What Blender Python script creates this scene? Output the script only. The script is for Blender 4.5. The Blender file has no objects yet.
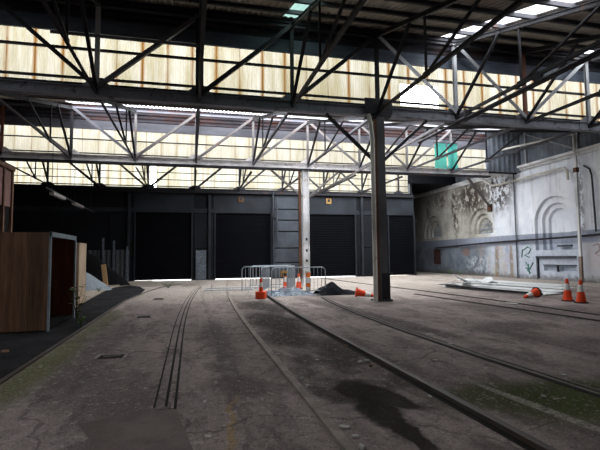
import bpy, math, random
from mathutils import Vector, Matrix, noise
random.seed(7)
C = bpy.context.scene.collection
SC = bpy.context.scene
PI = math.pi

# ------------------------------------------------------------------ mesh builder
class MB:
    def __init__(s): s.v=[]; s.f=[]; s.smooth=False
    def add(s, vs, fs):
        n=len(s.v); s.v+=[tuple(p) for p in vs]; s.f+=[tuple(i+n for i in f) for f in fs]; return s
    def box(s, x0,x1,y0,y1,z0,z1):
        return s.add([(x0,y0,z0),(x1,y0,z0),(x1,y1,z0),(x0,y1,z0),(x0,y0,z1),(x1,y0,z1),(x1,y1,z1),(x0,y1,z1)],
            [(0,3,2,1),(4,5,6,7),(0,1,5,4),(1,2,6,5),(2,3,7,6),(3,0,4,7)])
    def frame(s, p, q, up=(0,0,1)):
        p=Vector(p); q=Vector(q); d=(q-p).normalized(); u=Vector(up)
        if abs(d.dot(u))>.97: u=Vector((0,1,0)) if abs(d.y)<.9 else Vector((1,0,0))
        a=d.cross(u).normalized(); b=a.cross(d).normalized(); return p,q,a,b
    def prof(s, p, q, pts, up=(0,0,1)):
        p,q,a,b=s.frame(p,q,up); n=len(pts)
        vs=[p+a*x+b*y for x,y in pts]+[q+a*x+b*y for x,y in pts]
        fs=[(i,(i+1)%n,n+(i+1)%n,n+i) for i in range(n)]+[tuple(range(n-1,-1,-1)),tuple(range(n,2*n))]
        return s.add(vs,fs)
    def bar(s,p,q,w,h=None,up=(0,0,1)):
        h=h or w; return s.prof(p,q,[(-w/2,-h/2),(w/2,-h/2),(w/2,h/2),(-w/2,h/2)],up)
    def angle(s,p,q,w,t=.012,up=(0,0,1)):
        h=w/2
        return s.prof(p,q,[(-h,-h),(h,-h),(h,-h+t),(-h+t,-h+t),(-h+t,h),(-h,h)],up)
    def ibeam(s,p,q,w,h,t=.02,up=(0,0,1)):
        a,b,c=w/2,h/2,t/2
        return s.prof(p,q,[(-a,-b),(a,-b),(a,-b+t),(c,-b+t),(c,b-t),(a,b-t),(a,b),(-a,b),(-a,b-t),(-c,b-t),(-c,-b+t),(-a,-b+t)],up)
    def tube(s,pts,r,n=8,cap=True):
        pts=[Vector(p) for p in pts]; rings=[]; prev=None
        for i,p in enumerate(pts):
            d=(pts[min(i+1,len(pts)-1)]-pts[max(i-1,0)]).normalized()
            if prev is None:
                u=Vector((0,0,1)) if abs(d.z)<.9 else Vector((1,0,0)); a=d.cross(u).normalized()
            else: a=(prev-d*prev.dot(d)).normalized()
            prev=a; b=d.cross(a)
            rr=r[i] if isinstance(r,(list,tuple)) else r
            rings.append([p+(a*math.cos(2*PI*k/n)+b*math.sin(2*PI*k/n))*rr for k in range(n)])
        vs=[v for ring in rings for v in ring]; fs=[]
        for i in range(len(pts)-1):
            for k in range(n): fs.append((i*n+k,i*n+(k+1)%n,(i+1)*n+(k+1)%n,(i+1)*n+k))
        if cap: fs+=[tuple(range(n-1,-1,-1)),tuple((len(pts)-1)*n+k for k in range(n))]
        return s.add(vs,fs)
    def lathe(s,prof,o=(0,0,0),n=20):
        vs=[(o[0]+r*math.cos(2*PI*k/n),o[1]+r*math.sin(2*PI*k/n),o[2]+z) for r,z in prof for k in range(n)]
        fs=[(i*n+k,i*n+(k+1)%n,(i+1)*n+(k+1)%n,(i+1)*n+k) for i in range(len(prof)-1) for k in range(n)]
        fs+=[tuple(range(n-1,-1,-1)),tuple((len(prof)-1)*n+k for k in range(n))]
        return s.add(vs,fs)
    def poly(s,pts,z0,z1):
        n=len(pts); vs=[(x,y,z0) for x,y in pts]+[(x,y,z1) for x,y in pts]
        return s.add(vs,[(i,(i+1)%n,n+(i+1)%n,n+i) for i in range(n)]+[tuple(range(n-1,-1,-1)),tuple(range(n,2*n))])
    def ribbon(s,path,w,z0,z1):
        P=[Vector((x,y)) for x,y in path]; vs=[]
        for i,p in enumerate(P):
            d=(P[min(i+1,len(P)-1)]-P[max(i-1,0)]).normalized(); nrm=Vector((-d.y,d.x))*w/2
            for q,z in ((p-nrm,z0),(p+nrm,z0),(p+nrm,z1),(p-nrm,z1)): vs.append((q.x,q.y,z))
        fs=[]
        for i in range(len(P)-1):
            a,b=4*i,4*i+4
            for k in range(4): fs.append((a+k,a+(k+1)%4,b+(k+1)%4,b+k))
        fs+=[(3,2,1,0),(len(vs)-4,len(vs)-3,len(vs)-2,len(vs)-1)]
        return s.add(vs,fs)
    def build(s,name,mat,parent=None,**kw):
        me=bpy.data.meshes.new(name); me.from_pydata(s.v,[],s.f)
        import bmesh
        b=bmesh.new(); b.from_mesh(me); bmesh.ops.recalc_face_normals(b,faces=b.faces); b.to_mesh(me); b.free()
        me.materials.append(mat)
        if s.smooth:
            for p in me.polygons: p.use_smooth=True
        o=bpy.data.objects.new(name,me); C.objects.link(o)
        if parent: o.parent=parent
        if 'bevel' in kw:
            m=o.modifiers.new('bevel','BEVEL'); m.width=kw['bevel']; m.segments=2; m.limit_method='ANGLE'
        return o

def tag(o,label=None,cat=None,group=None,kind=None):
    if label: o['label']=label
    if cat: o['category']=cat
    if group: o['group']=group
    if kind: o['kind']=kind
    return o
def empty(name,loc=(0,0,0),rz=0,**kw):
    o=bpy.data.objects.new(name,None); o.location=loc; o.rotation_euler=(0,0,rz); o.empty_display_size=.1; C.objects.link(o); return tag(o,**kw)
def copy_tree(o,parent=None):
    c=o.copy(); C.objects.link(c)
    if parent: c.parent=parent
    for ch in list(o.children): copy_tree(ch,c)
    return c
def struct(o,label=None,cat=None): return tag(o,label,cat,kind='structure')

# ------------------------------------------------------------------ materials
class NT:
    def __init__(s,name):
        s.m=bpy.data.materials.new(name); s.m.use_nodes=True; s.t=s.m.node_tree; s.t.nodes.clear()
        s.out=s.n('ShaderNodeOutputMaterial'); s.co=s.n('ShaderNodeTexCoord').outputs['Object']
    def n(s,k,**kw):
        x=s.t.nodes.new(k)
        for a,b in kw.items(): setattr(x,a,b)
        return x
    def set(s,sock,v):
        if hasattr(v,'links') or isinstance(v,bpy.types.NodeSocket): s.t.links.new(v,sock)
        else: sock.default_value=v
    def world(s):
        g=s.n('ShaderNodeNewGeometry'); s.co=g.outputs['Position']; return s
    def math(s,op,a,b=0.0,c=None,clamp=False):
        x=s.n('ShaderNodeMath',operation=op); x.use_clamp=clamp
        s.set(x.inputs[0],a); s.set(x.inputs[1],b)
        if c is not None: s.set(x.inputs[2],c)
        return x.outputs[0]
    def noise(s,scale,detail=4,rough=.6,st=(1,1,1),off=(0,0,0),co=None,dist=0):
        mp=s.n('ShaderNodeMapping'); s.set(mp.inputs[0],co or s.co); mp.inputs['Scale'].default_value=st; mp.inputs['Location'].default_value=off
        x=s.n('ShaderNodeTexNoise'); s.set(x.inputs['Vector'],mp.outputs[0])
        x.inputs['Scale'].default_value=scale; x.inputs['Detail'].default_value=detail; x.inputs['Roughness'].default_value=rough; x.inputs['Distortion'].default_value=dist
        return x.outputs[0]
    def step(s,v,a,b):
        x=s.n('ShaderNodeMapRange',interpolation_type='SMOOTHSTEP'); s.set(x.inputs[0],v); x.inputs[1].default_value=a; x.inputs[2].default_value=b
        return x.outputs[0]
    def mix(s,f,a,b,mode='MIX'):
        x=s.n('ShaderNodeMix',data_type='RGBA',blend_type=mode); s.set(x.inputs[0],f)
        for i,v in ((6,a),(7,b)):
            if isinstance(v,(tuple,list)): v=tuple(v)+(1,) if len(v)==3 else v
            s.set(x.inputs[i],v)
        return x.outputs[2]
    def ramp(s,v,stops):
        x=s.n('ShaderNodeValToRGB'); s.set(x.inputs[0],v); e=x.color_ramp.elements
        while len(e)<len(stops): e.new(.5)
        for k,(p,c) in zip(e,stops): k.position=p; k.color=tuple(c)+(1,)
        return x.outputs[0]
    def xyz(s,co=None):
        x=s.n('ShaderNodeSeparateXYZ'); s.set(x.inputs[0],co or s.co); return x.outputs
    def bump(s,h,strength=.3,dist=.02):
        x=s.n('ShaderNodeBump'); x.inputs['Strength'].default_value=strength; x.inputs['Distance'].default_value=dist; s.set(x.inputs['Height'],h); return x.outputs[0]
    def bsdf(s,col,rough=.7,metal=0.,normal=None,spec=.4):
        b=s.n('ShaderNodeBsdfPrincipled')
        if isinstance(col,(tuple,list)): col=tuple(col)+(1,)
        s.set(b.inputs['Base Color'],col); s.set(b.inputs['Roughness'],rough); s.set(b.inputs['Metallic'],metal); b.inputs['Specular IOR Level'].default_value=spec
        if normal: s.set(b.inputs['Normal'],normal)
        s.t.links.new(b.outputs[0],s.out.inputs[0]); return s.m

def simple(name,col,rough=.7,metal=0,var=.25,scale=3,dirt=(.03,.025,.02),amt=.3,spec=.12,st=(1,1,1)):
    s=NT(name); a=s.noise(scale,5,.65,st); b=s.noise(scale*6,4,.7,st,(3,1,7))
    lo=[c*(1-var) for c in col]; hi=[min(1,c*(1+var)) for c in col]
    c=s.mix(s.step(a,.3,.7),lo,hi)
    c=s.mix(s.math('MULTIPLY',s.step(b,.52,.75),amt),c,dirt)
    return s.bsdf(c,rough,metal,s.bump(b,.15,.01),spec)
def steel(name,col,rust=(.13,.05,.025),amt=.5,rough=.6):
    s=NT(name).world(); a=s.noise(2.2,6,.7); b=s.noise(14,4,.7,(1,1,.4)); g=s.noise(.7,3)
    c=s.mix(s.step(g,.35,.65),[x*.75 for x in col],[x*1.2 for x in col])
    c=s.mix(s.math('MULTIPLY',s.step(a,.55,.68),amt),c,rust)
    c=s.mix(s.math('MULTIPLY',s.step(b,.55,.7),.5*amt),c,(.03,.025,.022))
    return s.bsdf(c,rough,0,s.bump(b,.2,.005),.12)
M={}
M['girder']=steel('weathered grey steel paint',(.10,.10,.115),amt=.45)
M['girder_pale']=steel('pale flaking steel paint',(.145,.135,.135),(.2,.11,.08),.55)
M['chord_pale']=steel('pale riveted chord paint',(.50,.48,.48),(.14,.09,.075),.8)
M['chord_grey']=steel('blue grey riveted chord paint',(.20,.205,.235),(.05,.04,.038),.9)
M['steel_dark']=steel('dark and backlit steel',(.024,.024,.028),amt=.4)  # near black: shade of backlit members put into the colour; also dark fittings
M['steel_grey']=steel('grey steel angle',(.33,.34,.36),amt=.35)
M['steel_rust']=steel('rusted steel angle',(.2,.085,.06),amt=.8)
M['purlin']=steel('dark purlin steel',(.028,.028,.034),amt=.3)
M['column_dark']=steel('charcoal column paint',(.085,.088,.095),(.10,.05,.03),.3)
M['column_white']=steel('flaking white column paint',(.62,.62,.63),(.32,.2,.1),.45)
M['rust_pipe']=steel('rusted pipe',(.105,.05,.03),(.05,.03,.02),.5,.75)
M['pale_pipe']=steel('pale painted pipe',(.55,.53,.49),(.25,.13,.07),.5)
M['rust_foot']=steel('pale paint lost to rust',(.24,.19,.155),(.08,.045,.03),.95)
M['rail_dust']=steel('dusty rail steel',(.13,.112,.10),(.10,.06,.04),.5,.6)
M['rail']=steel('worn rail steel',(.07,.058,.052),(.10,.06,.04),.5,.45)
M['black_gap']=simple('packed dirt and hole shade',(.018,.016,.015),.9,0,.3,6)  # groove dirt; also stands in for the shade inside pits and bolt holes
M['galv']=simple('galvanised tube',(.30,.335,.37),.5,.3,.12,4,amt=.15)
M['cone_red']=simple('cone orange red vinyl',(.72,.075,.025),.55,0,.1,5,amt=.25)
M['cone_band']=simple('grubby white reflective band',(.62,.62,.6),.5,0,.15,9,amt=.4)
M['cone_base']=simple('black rubber',(.025,.025,.027),.8)
M['orange']=simple('orange reflective band',(1,.20,.02),.5,0,.08,5,amt=.1)
M['white_plastic']=simple('white plastic',(.78,.78,.76),.5,0,.08,5,amt=.15)
M['tarp_black']=simple('black plastic sheeting',(.006,.007,.009),.6,0,.3,5,(.016,.018,.022),.3,.03)
M['tarp_blue']=simple('pale blue grey plastic sheeting',(.14,.18,.235),.4,0,.4,4,(.03,.035,.045),.75,.4)
M['sheet_white']=simple('white coated sheet',(.62,.63,.63),.55,0,.06,2,(.4,.38,.35),.3)
M['teal']=None
M['concrete_pale']=simple('pale concrete',(.34,.29,.235),.9,0,.2,3,(.1,.08,.06),.4)
M['pit_rim']=simple('pit rim concrete',(.22,.19,.17),.95,0,.2,5)
M['kerb_dust']=simple('dusty raised concrete edge',(.24,.205,.18),.95,0,.25,4)
M['hatch']=simple('dark red brown boards',(.06,.03,.026),.9,0,.3,3)
M['gravel']=simple('blue grey gravel',(.19,.215,.235),.95,0,.25,14,(.06,.065,.07),.5)
M['spoil']=simple('dark spoil',(.007,.007,.008),.95,0,.3,5)
M['timber']=simple('raw timber',(.42,.26,.13),.8,0,.2,3,(.15,.08,.04),.4,st=(4,4,.5))
M['ply_pale']=simple('pale plywood',(.45,.34,.24),.75,0,.2,2,(.2,.12,.07),.4,st=(5,5,.5))
M['ply_edge']=simple('blue grey painted edge',(.25,.30,.33),.6,0,.15,4,amt=.2)
M['ply_in']=simple('dark red brown ply',(.16,.06,.035),.8,0,.3,2,(.02,.01,.008),.5,st=(4,4,.4))
M['booth_panel']=simple('dusty pink brown panel',(.34,.20,.18),.7,0,.15,2,(.1,.05,.04),.4,st=(1,1,.4))
M['booth_dark']=simple('dark recess board',(.02,.018,.018),.9)
M['booth_frame']=simple('brown timber frame',(.22,.13,.09),.7,0,.2,3)
M['fence']=simple('grey sheet fence',(.075,.08,.088),.6,0,.25,2,amt=.3,st=(3,3,.5))
M['yellow']=simple('aged yellow enamel',(.32,.19,.06),.5,0,.15,9,amt=.3)
M['yellow_dull']=simple('darker yellow enamel',(.085,.045,.022),.6,0,.2,9,amt=.5)  # darker tone of the yellow, for the left sign
M['amber']=simple('amber plate enamel',(.40,.20,.035),.6,0,.15,9,amt=.4)
M['leaf']=simple('leaf green',(.07,.13,.035),.6,0,.3,8,amt=.1)
M['leaf_dry']=simple('dry brown leaf',(.22,.11,.06),.7,0,.3,8,amt=.1)
M['paper']=simple('pale scrap',(.42,.40,.37),.8,0,.2,9,amt=.4)
M['brown_scrap']=simple('brown scrap',(.16,.09,.06),.85,0,.2,9,amt=.4)
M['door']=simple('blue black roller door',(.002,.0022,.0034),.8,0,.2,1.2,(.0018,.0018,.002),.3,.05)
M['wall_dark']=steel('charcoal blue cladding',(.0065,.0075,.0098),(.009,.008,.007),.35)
M['panel_blue']=steel('slate blue steel panel',(.045,.051,.061),(.04,.032,.028),.35)
M['lintel']=steel('slate lintel paint',(.019,.022,.027),(.028,.022,.018),.3)
M['notice']=simple('pale blue grey board',(.10,.115,.135),.7,0,.35,7,(.05,.05,.06),.6)
M['graffiti']=simple('green spray paint',(.05,.17,.13),.6,0,.2,5,(.2,.22,.25),.4)
M['graffiti_pink']=simple('faded pink spray paint',(.45,.28,.30),.7,0,.2,5,(.5,.5,.52),.6)
M['lamp_off']=simple('unlit lamp cover',(.32,.30,.29),.4,0,.1,5,amt=.2)
M['ledge']=simple('dark grey ledge',(.06,.065,.08),.8,0,.3,4)  # darker grey than the wall around it
M['outside']=simple('outside paving',(.42,.41,.39),.9,0,.1,.5)

s=NT('brown plywood'); s.world()
a=s.noise(1.1,6,.65,(5,5,.35)); b=s.noise(5,5,.7,(6,6,.25),(1,2,3))
c=s.ramp(a,[(.28,(.035,.016,.008)),(.5,(.15,.075,.038)),(.72,(.27,.145,.08))])
c=s.mix(s.math('MULTIPLY',s.step(b,.5,.72),.6),c,(.03,.015,.01))
M['ply']=s.bsdf(c,.7,0,s.bump(b,.2,.004))

def glass_mat(name,lo,hi,stain,tr,period=.755,dirty=.5):
    s=NT(name); s.world(); X=s.xyz()
    st=s.noise(1.3,5,.65,(2.2,1,.35)); fine=s.noise(9,3,.7,(3.5,1,.10),(5,0,2)); big=s.noise(.35,3,.5,(1,1,.6),(9,2,1))
    c=s.mix(s.step(st,.3,.7),lo,hi)
    c=s.mix(s.math('MULTIPLY',s.step(fine,.45,.7),.45),c,[x*.62 for x in hi])
    # rusty runs, near laps between sheets
    u=s.math('FRACT',s.math('DIVIDE',X[0],period)); lap=s.math('ABSOLUTE',s.math('SUBTRACT',u,.5))
    lap=s.step(lap,.36,.5); run=s.noise(.9,4,.6,(1.4,1,.25),(2,5,1))
    c=s.mix(s.math('MULTIPLY',lap,s.math('MULTIPLY',s.step(run,.36,.54),dirty)),c,stain)
    c=s.mix(s.math('MULTIPLY',s.step(big,.48,.66),.38*dirty),c,(.56,.46,.22))
    line=s.step(s.math('ABSOLUTE',s.math('SUBTRACT',u,.5)),.478,.495)
    c=s.mix(s.math('MULTIPLY',line,.7),c,[x*.35 for x in stain])
    hs=s.n('ShaderNodeMix',data_type='RGBA',blend_type='MULTIPLY'); hs.inputs[0].default_value=1; s.t.links.new(c,hs.inputs[6]); hs.inputs[7].default_value=(tr,tr,tr,1)
    t=s.n('ShaderNodeBsdfTranslucent'); s.t.links.new(hs.outputs[2],t.inputs[0])
    d=s.n('ShaderNodeBsdfDiffuse'); d.inputs[0].default_value=(.3,.28,.23,1)
    m=s.n('ShaderNodeMixShader'); m.inputs[0].default_value=.2; s.t.links.new(t.outputs[0],m.inputs[1]); s.t.links.new(d.outputs[0],m.inputs[2]); s.t.links.new(m.outputs[0],s.out.inputs[0])
    return s.m
M['glaze1']=glass_mat('yellowed corrugated glazing',(.62,.55,.34),(1,.97,.83),(.40,.18,.03),.245,.755,1.0)
M['glaze2']=glass_mat('creamy corrugated glazing',(.72,.66,.48),(1,.975,.85),(.48,.31,.12),.26,.755,.35)
M['glaze3']=glass_mat('patchy back glazing',(.62,.56,.38),(1,.97,.84),(.45,.28,.09),.21,.755,.45)
def clear(name,col):
    s=NT(name); t=s.n('ShaderNodeBsdfTranslucent'); n=s.noise(4,4,.6)
    c=s.mix(s.step(n,.3,.7),[x*.9 for x in col],col); s.t.links.new(c,t.inputs[0]); s.t.links.new(t.outputs[0],s.out.inputs[0]); return s.m
M['sky_white']=clear('white skylight sheet',(.30,.31,.33))
M['sky_green']=clear('green tinted skylight sheet',(.05,.08,.07))
M['teal']=clear('teal shade cloth',(.22,.95,.93))

# corrugated cladding
def corr(name,col,axis,period,rustamt=.3,rust=(.13,.06,.04)):
    s=NT(name); s.world(); X=s.xyz()
    a=s.noise(.8,5,.65); b=s.noise(5,4,.7,(.4,.4,1.5))
    c=s.mix(s.step(a,.35,.65),[x*.7 for x in col],[x*1.2 for x in col])
    c=s.mix(s.math('MULTIPLY',s.step(s.noise(.6,4,.6,(1,1,2),(4,4,4)),.48,.62),rustamt),c,rust)
    c=s.mix(s.math('MULTIPLY',s.step(b,.55,.75),.4),c,[x*.3 for x in col])
    return s.bsdf(c,.7,0,None,.1)
M['roof']=corr('grey roof sheeting',(.30,.275,.25),0,.2,.3)
M['clad1']=corr('dark weatherboard cladding',(.03,.031,.038),2,.2,.25)
M['clad2']=corr('rust streaked cladding',(.036,.032,.038),2,.2,.7,(.05,.022,.018))
M['clad_side']=corr('blue grey side sheeting',(.15,.17,.20),1,.3,.1)
M['flash']=simple('blue grey flashing',(.085,.10,.13),.5,0,.3,1.5,(.03,.03,.035),.5,st=(.5,1,2))
M['flash2']=simple('pale grey flashing',(.075,.075,.088),.5,0,.2,1.5,(.06,.05,.05),.4,st=(.5,1,2))

# floor --------------------------------------------------------------
def ell(s,cx,cy,rx,ry,rot=0,soft=.35,co=None):
    m=s.n('ShaderNodeMapping',vector_type='TEXTURE'); s.set(m.inputs[0],co or s.co); m.inputs['Location'].default_value=(cx,cy,0)
    m.inputs['Rotation'].default_value=(0,0,rot); m.inputs['Scale'].default_value=(rx,ry,1e3)
    l=s.n('ShaderNodeVectorMath',operation='LENGTH'); s.t.links.new(m.outputs[0],l.inputs[0])
    return s.math('SUBTRACT',1,s.step(l.outputs['Value'],1-soft,1+soft))
def warped(s,amt,scale):
    n=s.n('ShaderNodeTexNoise'); s.set(n.inputs['Vector'],s.co); n.inputs['Scale'].default_value=scale; n.inputs['Detail'].default_value=5
    a=s.n('ShaderNodeVectorMath',operation='SUBTRACT'); s.t.links.new(n.outputs['Color'],a.inputs[0]); a.inputs[1].default_value=(.5,.5,.5)
    b=s.n('ShaderNodeVectorMath',operation='MULTIPLY_ADD'); s.t.links.new(a.outputs[0],b.inputs[0]); b.inputs[1].default_value=(amt,amt,0); s.set(b.inputs[2],s.co)
    return b.outputs[0]
s=NT('worn concrete floor'); s.world(); X=s.xyz(); W=warped(s,1.1,1.3); W2=warped(s,.35,2.5)
big=s.noise(.45,5,.6,(1,.5,1)); med=s.noise(2.0,6,.7,(1,.45,1)); fine=s.noise(28,4,.75); grit=s.noise(90,2,.6)
c=s.mix(s.step(big,.3,.7),(.165,.134,.127),(.345,.288,.270))
c=s.mix(s.math('MULTIPLY',s.step(med,.46,.62),.7),c,(.10,.083,.076))
# floor colour turns paler towards the far end, by the doors
far=s.math('MULTIPLY',s.step(X[1],13,21),s.step(s.noise(.5,5,.6,(1,1,1),(7,3,0)),.22,.5))
c=s.mix(s.math('MULTIPLY',far,.75),c,(.44,.39,.335))
# loose dirt between the rails
xd=s.math('ADD',X[0],s.math('MULTIPLY',s.math('SUBTRACT',med,.5),.8))
between=s.math('MULTIPLY',s.step(xd,1.2,1.45),s.math('SUBTRACT',1,s.step(xd,2.4,2.75)))
between=s.math('MULTIPLY',between,s.math('SUBTRACT',1,s.step(X[1],14,20)))
c=s.mix(s.math('MULTIPLY',between,s.math('MULTIPLY',s.step(s.noise(1.1,5,.65,(1,.7,1),(2,8,0)),.42,.6),.85)),c,(.045,.038,.034))
for (cx,cy,rx,ry,rot,col,amt) in [
    (4.3,11.5,.35,4.5,.08,(.045,.038,.034),.7),(4.9,16,.5,2.2,.2,(.07,.06,.05),.5),
    (1.95,10.3,.55,1.6,0,(.03,.026,.023),.95),(2.1,13.8,.5,1.5,.1,(.035,.03,.027),.9),(1.7,8.2,.35,.8,.2,(.035,.03,.027),.8),(2.2,6.6,.3,.8,-.2,(.04,.034,.03),.8),(.5,8.5,.25,2.5,.02,(.07,.06,.055),.6),(-1.0,5.6,.6,1.2,.4,(.075,.064,.058),.6),(6.4,8.2,1.1,.5,.3,(.09,.078,.07),.6),
    (.6,5.4,.35,.5,.3,(.06,.05,.046),.6),(8.3,10.6,.9,2.4,.25,(.09,.08,.07),.5),
    (3.95,4.0,.9,.6,.4,(.05,.068,.016),.95),(3.2,4.3,.7,.45,.2,(.045,.056,.018),.85),
    (-2.0,7.3,.25,2.2,0,(.10,.11,.045),.8),(-2.0,11.5,.25,2.2,0,(.09,.10,.04),.7),(-1.5,9.0,.35,3.0,0,(.075,.062,.056),.5),
    (.35,4.1,.035,.9,-.12,(.30,.20,.08),.7),(7,13.8,2.5,.5,.1,(.13,.115,.10),.5)]:
    c=s.mix(s.math('MULTIPLY',ell(s,cx,cy,rx,ry,rot,.45,W2),amt),c,col)
damp=s.math('MULTIPLY',0,0)
for (cx,cy,rx,ry,rot) in [(1.88,4.78,.30,.52,.1),(1.80,4.2,.20,.5,-.1),(1.80,3.5,.10,.55,0),(2.08,4.45,.16,.42,.2)]:
    damp=s.math('MAXIMUM',damp,ell(s,cx,cy,rx,ry,rot,.22,W2))
c0=c
# faded painted strip at the right
c=s.mix(s.math('MULTIPLY',ell(s,3.34,3.75,.07,1.0,.10,.3),s.math('MULTIPLY',s.step(fine,.3,.6),.9)),c,(.34,.32,.29))
# cracks and slab joints
v=s.n('ShaderNodeTexVoronoi',feature='DISTANCE_TO_EDGE'); s.set(v.inputs['Vector'],W); v.inputs['Scale'].default_value=.42
c=s.mix(s.math('MULTIPLY',s.math('SUBTRACT',1,s.step(v.outputs['Distance'],.0,.012)),.55),c,(.05,.043,.04))
for jx in (.45,):
    j=s.math('SUBTRACT',1,s.step(s.math('ABSOLUTE',s.math('SUBTRACT',xd,jx)),.01,.07)); c=s.mix(s.math('MULTIPLY',j,.35),c,(.06,.052,.05))
c=s.mix(s.math('MULTIPLY',s.step(fine,.54,.70),.6),c,(.46,.40,.36))
c=s.mix(s.math('MULTIPLY',s.step(s.noise(45,3,.7,(1,1,1),(3,3,0)),.52,.66),.65),c,(.045,.038,.035))
g2_=s.noise(11,3,.75,(1,.8,1),(6,6,0)); c=s.mix(s.math('MULTIPLY',s.step(g2_,.50,.62),.35),c,(.075,.062,.057)); c=s.mix(s.math('MULTIPLY',s.step(s.noise(9,3,.8,(1,.7,1),(1,9,0)),.57,.66),.35),c,(.50,.44,.40))
c=s.mix(s.math('MULTIPLY',damp,.88),c,(.018,.015,.014))
h=s.math('ADD',s.math('MULTIPLY',fine,.6),s.math('ADD',s.math('MULTIPLY',grit,.25),med))
M['floor']=s.bsdf(c,.95,0,s.bump(h,.6,.02),.04)
s=NT('dark asphalt'); s.world(); f=s.noise(30,4,.75); b=s.noise(1.2,5,.65)
c=s.mix(s.step(b,.35,.65),(.014,.014,.016),(.030,.029,.031)); c=s.mix(s.math('MULTIPLY',s.step(f,.55,.75),.5),c,(.06,.056,.055))
M['asphalt']=s.bsdf(c,.95,0,s.bump(f,.6,.015),.05)
s=NT('asphalt patch'); s.world(); f=s.noise(32,4,.75); b=s.noise(1.6,5,.65)
c=s.mix(s.step(b,.35,.65),(.115,.092,.086),(.165,.135,.127)); c=s.mix(s.math('MULTIPLY',s.step(f,.55,.75),.4),c,(.26,.23,.21))
M['patch']=s.bsdf(c,.95,0,s.bump(f,.6,.015),.05)
_unused=simple('damp black stain',(.020,.017,.016),.75,0,.3,3,amt=.2,spec=.25)

# right-hand wall
s=NT('flaking painted masonry'); s.world(); X=s.xyz(); W=warped(s,.5,1.5); Yc,Zc=X[1],X[2]
n1=s.noise(.9,6,.65); n2=s.noise(3.5,6,.7); n3=s.noise(7,5,.72,(1,1,.35),(3,2,1)); st=s.noise(2.2,5,.65,(1,1.6,.16),(1,5,2))
clean_lit=s.mix(s.step(n1,.35,.65),(.66,.695,.76),(.78,.805,.85))
cream=s.mix(s.step(n1,.35,.65),(.30,.285,.25),(.46,.44,.39))
up=s.mix(s.step(s.math('ADD',Yc,s.math('MULTIPLY',s.math('SUBTRACT',n2,.5),2.5)),25.8,28.0),clean_lit,cream)  # far paint creamier and darker: part dirt, part dimmer light in the colour
up=s.mix(s.math('MULTIPLY',s.step(st,.52,.75),.5),up,(.22,.205,.19))
up=s.mix(s.math('MULTIPLY',s.step(n3,.62,.72),.6),up,(.2,.16,.13))
# bare brick where the paint has come away
yz=s.n('ShaderNodeCombineXYZ'); s.set(yz.inputs[0],Yc); s.set(yz.inputs[1],Zc); YZ=yz.outputs[0]
peel=s.noise(2.6,6,.75,(1,1,.8),(8,1,3))
for (cy,cz,ry,rz,th,amt) in [(28.9,5.75,2.0,1.25,.42,.97),(25.9,5.6,1.2,1.2,.46,.92),(33.2,5.9,1.0,.7,.47,.8),(31.2,5.3,.45,1.4,.47,.9),(31.0,3.9,.25,.9,.44,.9),(35.3,5.2,.4,1.0,.48,.8),(37.2,5,.9,2.4,.40,.7),(26.0,6.4,1.2,.3,.46,.8),(19.5,4.2,.18,2.6,.47,.7)]:
    m=s.math('MULTIPLY',ell(s,cy,cz,ry,rz,0,.6,YZ),s.step(peel,th,th+.06))
    up=s.mix(s.math('MULTIPLY',m,amt),up,s.mix(n2,(.025,.02,.018),(.075,.052,.044)))
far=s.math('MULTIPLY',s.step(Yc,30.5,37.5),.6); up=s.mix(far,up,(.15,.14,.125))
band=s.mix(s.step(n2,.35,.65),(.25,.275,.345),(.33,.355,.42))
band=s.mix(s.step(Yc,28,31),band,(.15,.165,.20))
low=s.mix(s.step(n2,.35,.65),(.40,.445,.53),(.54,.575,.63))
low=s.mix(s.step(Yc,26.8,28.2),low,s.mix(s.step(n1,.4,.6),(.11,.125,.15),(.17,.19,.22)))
# washed out colours of old sprayed writing
gm=s.noise(1.6,5,.7,(1,1.2,.7),(2,2,9)); gc=s.ramp(s.noise(1.2,3,.5,(1,1,.5),(5,1,1)),[(.3,(.20,.30,.48)),(.45,(.50,.36,.38)),(.55,(.46,.40,.28)),(.7,(.55,.58,.62))])
gmask=s.math('MULTIPLY',s.math('MULTIPLY',s.step(Yc,24.3,24.6),s.math('SUBTRACT',1,s.step(Yc,27.6,29.0))),s.step(gm,.42,.6))
low=s.mix(s.math('MULTIPLY',gmask,.6),low,gc)
wmask=s.math('MULTIPLY',ell(s,28.2,.85,1.6,.55,0,.5,YZ),s.step(s.noise(3,5,.75,(1,1,1),(1,1,1)),.45,.58)); low=s.mix(s.math('MULTIPLY',wmask,.75),low,(.50,.55,.58))
pink=s.math('MULTIPLY',ell(s,18.7,1.35,.75,.9,0,.5,YZ),s.step(gm,.40,.55)); low=s.mix(s.math('MULTIPLY',pink,.5),low,(.62,.38,.38))
low=s.mix(s.math('MULTIPLY',s.math('SUBTRACT',1,s.step(Yc,19.4,19.8)),.7),low,(.50,.50,.51))
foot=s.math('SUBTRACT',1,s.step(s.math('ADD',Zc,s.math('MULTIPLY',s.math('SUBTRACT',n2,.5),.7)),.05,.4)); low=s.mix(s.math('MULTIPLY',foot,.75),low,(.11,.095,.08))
for (cy,ry) in ((24.95,.16),(26.35,.22)): low=s.mix(s.math('MULTIPLY',ell(s,cy,.9,ry,1.4,0,.4,YZ),s.math('MULTIPLY',s.step(n2,.35,.5),.8)),low,(.25,.18,.11))
low=s.mix(s.math('MULTIPLY',ell(s,29.9,1.7,.45,.3,0,.15,YZ),.7),low,(.20,.12,.09))
edge=s.math('ADD',Zc,s.math('MULTIPLY',s.math('SUBTRACT',n2,.5),.05))
c=s.mix(s.step(edge,2.70,2.74),band,up)
c=s.mix(s.math('SUBTRACT',1,s.step(edge,2.0,2.15)),c,low)
M['brick']=s.bsdf(c,.9,0,s.bump(s.math('ADD',n3,peel),.3,.03),.05)

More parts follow.
